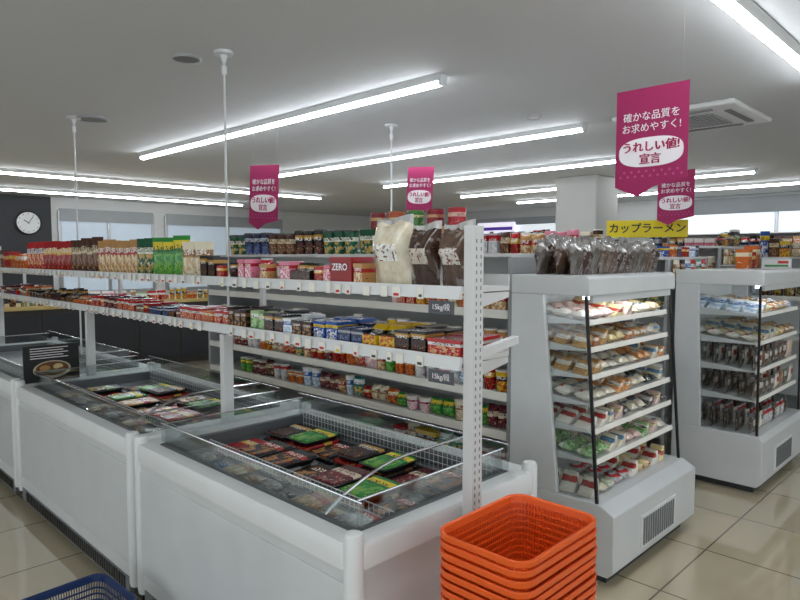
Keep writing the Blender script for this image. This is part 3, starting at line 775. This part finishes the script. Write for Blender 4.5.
# ---------------------------------------------------------------- chilled cases
CW, CD, CH = 1.04, .60, 1.51
SL = .10       # shelf slope, front edge lower
def case(x0, y0, w, zs, label, gb=.10, gt=.178, kb=.31, kt=.41):
    t = thing('chilled_case', label, 'display case', (x0, y0, 0))
    MB().prism([(0, .08), (.03, .05), (CD, .05), (CD, .40), (gb - .025, .40), (min(.045, gb - .03), .385), (0, .36)], 'x', 0, w).build('base', white, t, bevel=.005)
    MB().box(.05, w - .05, .06, CD - .03, 0, .05).build('plinth', dgrey, t)
    g = MB().box(.30, .74, -.006, .006, .11, .28).build('vent_frame', offw, t, bevel=.003)
    m = MB()
    for k in range(14): m.box(.32 + k*.0285, .332 + k*.0285, -.011, -.006, .125, .265)
    m.build('vent_slats', mgrey, g)
    for xx in (0, w - .03):
        MB().prism([(kt, CH - .1), (kb, .401), (CD, .401), (CD, CH - .1)], 'x', xx, xx + .03).build('end_panel', white, t, bevel=.004)
        MB().prism([(gb, .401), (kb, .401), (kt, 1.409), (gt, 1.409)], 'x', xx + .012, xx + .018).build('glass_panel', glass, t)
        fr = MB(); fr.prism([(gb - .012, .401), (gb + .002, .401), (gt + .002, 1.409), (gt - .012, 1.409)], 'x', xx + .005, xx + .018); fr.build('glass_frame', black, t)
    MB().box(.03, w - .03, CD - .05, CD - .01, .401, 1.41).build('back_wall', offw, t)
    MB().prism([(gt - .028, 1.41), (CD, 1.41), (CD, CH), (gt - .008, CH), (gt - .028, CH - .015)], 'x', 0, w).build('header', white, t, bevel=.006)
    MB().box(.06, w - .06, gt + .015, gt + .04, 1.39, 1.409).build('lamp_tube', caselamp, t)
    MB().box(.05, w - .05, gt - .02, gt + .0, 1.375, 1.409).build('lamp_shield', white, t)
    for z in zs:
        yf = gb + (z - .40)/(1.01) * (gt - gb) + .02
        zb_ = z + SL*(.548 - yf)
        sh = MB().prism([(yf, z - .008), (.548, zb_ - .008), (.548, zb_), (yf, z)], 'x', .034, w - .034).build('shelf', offw, t)
        MB().prism([(yf - .008, z - .018), (yf, z - .018), (yf, z + .008), (yf - .003, z + .008)], 'x', .034, w - .034).build('price_rail', paper, sh)
        m = MB()
        for xx in (.036, w - .044): m.prism([(yf + .01, z - .008), (.545, zb_ - .009), (.545, zb_ - .06), (.5, zb_ - .06)], 'x', xx, xx + .008)
        m.build('bracket', white2, sh)
    return t
Z1 = (1.28, 1.145, 1.01, .875, .74, .59)
Z2 = (1.21, 1.02, .83, .63)
case(2.83, 1.36, CW, Z1, 'white open chilled case of wrapped sandwiches behind the orange baskets')
case(4.67, 1.22, 1.10, Z2, 'white open chilled case of wrapped bread at right edge of photo', .045, .055, .40, .44)
slopey = True
names = ['sandwich case bottom deck', 'lowest sandwich case shelf', 'second sandwich case shelf', 'third sandwich case shelf', 'fourth sandwich case shelf', 'fifth sandwich case shelf', 'top sandwich case shelf']
kindsets = [['loaf', 'flatpack', 'sandwich'], ['flatpack', 'flatpack', 'sandwich'], ['onigiri', 'flatpack', 'sandwich'], ['flatpack', 'onigiri', 'sandwich'], ['flatpack', 'sandwich'], ['flatpack', 'loaf', 'sandwich'], ['sandwich', 'flatpack']]
wrapsets = [['pale cream', 'white bread', 'green leafy', 'egg yellow', 'silver and red'], ['white bread', 'green leafy', 'ham pink', 'pale cream', 'lime and white'], ['white bread', 'ham pink', 'smoky grey', 'green leafy', 'pale cream'], ['black seaweed', 'white bread', 'orange glazed', 'green leafy', 'pale cream'], ['orange glazed', 'golden brown', 'pale cream', 'egg yellow', 'white bread'], ['golden brown', 'pale cream', 'orange glazed', 'reddish brown', 'white bread', 'egg yellow'], ['egg yellow', 'golden brown', 'ham pink', 'white bread', 'pale cream']]
for i, z in enumerate((.401,) + Z1[::-1]):
    yf = 1.36 + .10 + (z - .40)/1.01*.078 + .022
    row(rand_spec(kindsets[i], wrapsets[i], 1.3, w=(.065, .10), d=.095, h=(.06, .078) if i else (.08, .12), n=(1, 2)), 'X', 2.872, 3.83, yf + .004, z, names[i], 'left end', rows=3, gap=.014, slope=SL if i else 0, y_ref=yf, jit=.12, hv=(.85, 1.05))
wps = [['pale cream', 'dark chocolate', 'smoky grey', 'silver and red', 'dark brown'], ['reddish brown', 'maroon and cream', 'smoky grey', 'white bread', 'clear brown'], ['reddish brown', 'white bread', 'smoky grey', 'ham pink', 'clear brown'], ['egg yellow', 'pale cream', 'golden brown', 'white bread'], ['egg yellow', 'pale cream', 'golden brown', 'orange glazed', 'white and blue']]
for i, z in enumerate((.401,) + Z2[::-1]):
    yf = 1.22 + .045 + .022
    row(rand_spec(['bag', 'bag2'] if i < 3 else ['flatpack', 'sandwich', 'loaf'], wps[i], 1.2, w=(.09, .13), d=.03 if i < 3 else .1, h=(.115, .14) if i < 3 else (.07, .09), n=(1, 2)), 'X', 4.712, 5.72, yf + .006, z, ['bread case bottom deck', 'lowest bread case shelf', 'second bread case shelf', 'third bread case shelf', 'top bread case shelf'][i], 'left end', rows=5 if i < 3 else 4, gap=.01, slope=SL if i else 0, y_ref=yf, jit=.12, dgap=.055 if i < 3 else .012)
slopey = False
# crinkled clear bags standing on the sandwich case
dk = ['smoky grey', 'clear brown', 'dark chocolate', 'clear brown', 'smoky grey', 'dark chocolate']
for r_ in range(3):
    for k in range(11):
        p = dk[(k*2 + r_*3 + k//3) % 6]; h = random.uniform(.155, .195) + .012*r_
        place('gather' if (k + r_) % 2 else 'gather2', p, 2.90 + k*.09 + .02*(r_ % 2), 1.62 + r_*.1, CH, .098, .085, h, random.uniform(-.12, .12),
              '%s clear bag atop the sandwich case, %s from left, %s line' % (p, ordn(k), ['front', 'middle', 'back'][r_]), jit=.1, tilt=random.uniform(-.08, .02))
for k, (p, h) in enumerate((('orange and cream', .15), ('red and gold', .13), ('orange and cream', .18))):
    place('carton', p, 5.5 + k*.1, 1.62, CH, .09, .1, h, 0, '%s box on the bread case top, %s from left' % (p, ordn(k)))
pc = thing('price_sign', 'small white sign with a green strip standing on the bread case', 'sign', (5.62, 1.42, CH), .2)
MB().box(-.004, .004, -.10, .10, 0, .075).build('board', offw, pc, bevel=.002)
MB().box(-.007, -.004, -.08, .08, .015, .03).build('green_strip', plain('green_print', '#3f8a46', .6), pc)
MB().box(-.007, -.004, -.08, -.01, .04, .06).build('red_strip', tagred, pc)

# ---------------------------------------------------------------- baskets
def basket_meshes():
    hb, ht, h = (.152, .104), (.192, .138), .21
    def fn(off, z):
        t = max(0, min(1, z / h)); return rr(hb[0] + (ht[0]-hb[0])*t + off, hb[1] + (ht[1]-hb[1])*t + off, .034 + .01*t + off, 6)
    m = MB()
    m.sweep(fn, [(0, .188), (.0, .207), (.008, .21), (.011, .207), (.011, .193), (.007, .188)])
    for z in (.042, .06, .078, .096, .114, .132, .15, .168):
        m.sweep(fn, [(-.0012, z), (.0012, z), (.0012, z + .005), (-.0012, z + .005)])
    m.sweep(fn, [(-.0012, 0), (.0012, 0), (.0012, .025), (-.0012, .025)])
    def dense(z, N=112):
        p = fn(0, z); pts = []; seg = [math.dist(p[i], p[(i+1) % len(p)]) for i in range(len(p))]; T = sum(seg)
        for k in range(N):
            s = T * k / N; i = 0
            while s > seg[i]: s -= seg[i]; i += 1
            u = s/seg[i] if seg[i] else 0; a, b = p[i], p[(i+1) % len(p)]
            pts.append((a[0] + (b[0]-a[0])*u, a[1] + (b[1]-a[1])*u))
        return pts
    lo, hi = dense(.02), dense(.19)
    for a, b in zip(lo, hi): m.tube([(a[0], a[1], .02), (b[0], b[1], .19)], .0021, 4)
    m.rings([[(x, y, 0) for x, y in fn(0, 0)], [(x, y, .004) for x, y in fn(0, 0)]])
    return m
bmesh_ = basket_meshes()
body_me = bmesh_.mesh('body', orange, False)
BX, BY = 1.47, .98
NB = 26; PITCH = .026
for k in range(NB):
    z = k*PITCH
    lab = 'topmost orange plastic shopping basket of the stack by the nearest freezer' if k == NB - 1 else 'orange plastic shopping basket, %s below the topmost of its stack' % ordn(NB - 2 - k)
    t = thing('shopping_basket', lab, 'basket', (BX + random.uniform(-.002, .002), BY + random.uniform(-.002, .002), z + .0005), random.uniform(-.012, .012), 'stacked orange shopping baskets')
    b = bpy.data.objects.new('body', body_me); COL.objects.link(b); b.parent = t
t = thing('shopping_basket', 'navy blue plastic shopping crate at the lower left corner by the freezer', 'basket', (.81, 2.56, .0005), .05)
o = bpy.data.objects.new('body', bmesh_.mesh('body', blue, False)); COL.objects.link(o); o.parent = t; o.scale = (.92, 1.22, 1.3)

# ---------------------------------------------------------------- far left: checkout counter
ct = thing('checkout_counter', 'long dark checkout counter with pale top behind the left freezers', 'counter', (4.2, 9.1, 0))
MB().box(-2.3, 2.3, 0, .7, 0, .92).build('body', counterm, ct)
MB().box(-2.34, 2.34, -.04, .74, .92, .97).build('countertop', wood, ct, bevel=.008)
m = MB()
for k in range(7): m.box(-2.2 + k*.63, -1.62 + k*.63, -.012, 0, .1, .86)
m.build('front_panel', darkwall, ct)
row(rand_spec(['carton', 'display_carton', 'can', 'cup'], ALLP, 4.6, w=(.09, .16), d=.14, h=(.1, .2), n=(1, 3)), 'X', 2.0, 6.4, 9.12, .97, 'checkout counter', 'left end', gap=.03, lid=lidw)

# ---------------------------------------------------------------- camera and world
cam = bpy.data.cameras.new('camera'); co = bpy.data.objects.new('camera', cam); COL.objects.link(co)
co.location = (0, 0, 1.6); co.rotation_euler = (math.radians(86.16), 0, math.radians(-45.4)); cam.sensor_width = 36; cam.lens = 28.8
S.camera = co
w = bpy.data.worlds.new('world'); S.world = w; w.use_nodes = True
w.node_tree.nodes['Background'].inputs[0].default_value = lin('#cfd8e0'); w.node_tree.nodes['Background'].inputs[1].default_value = .3
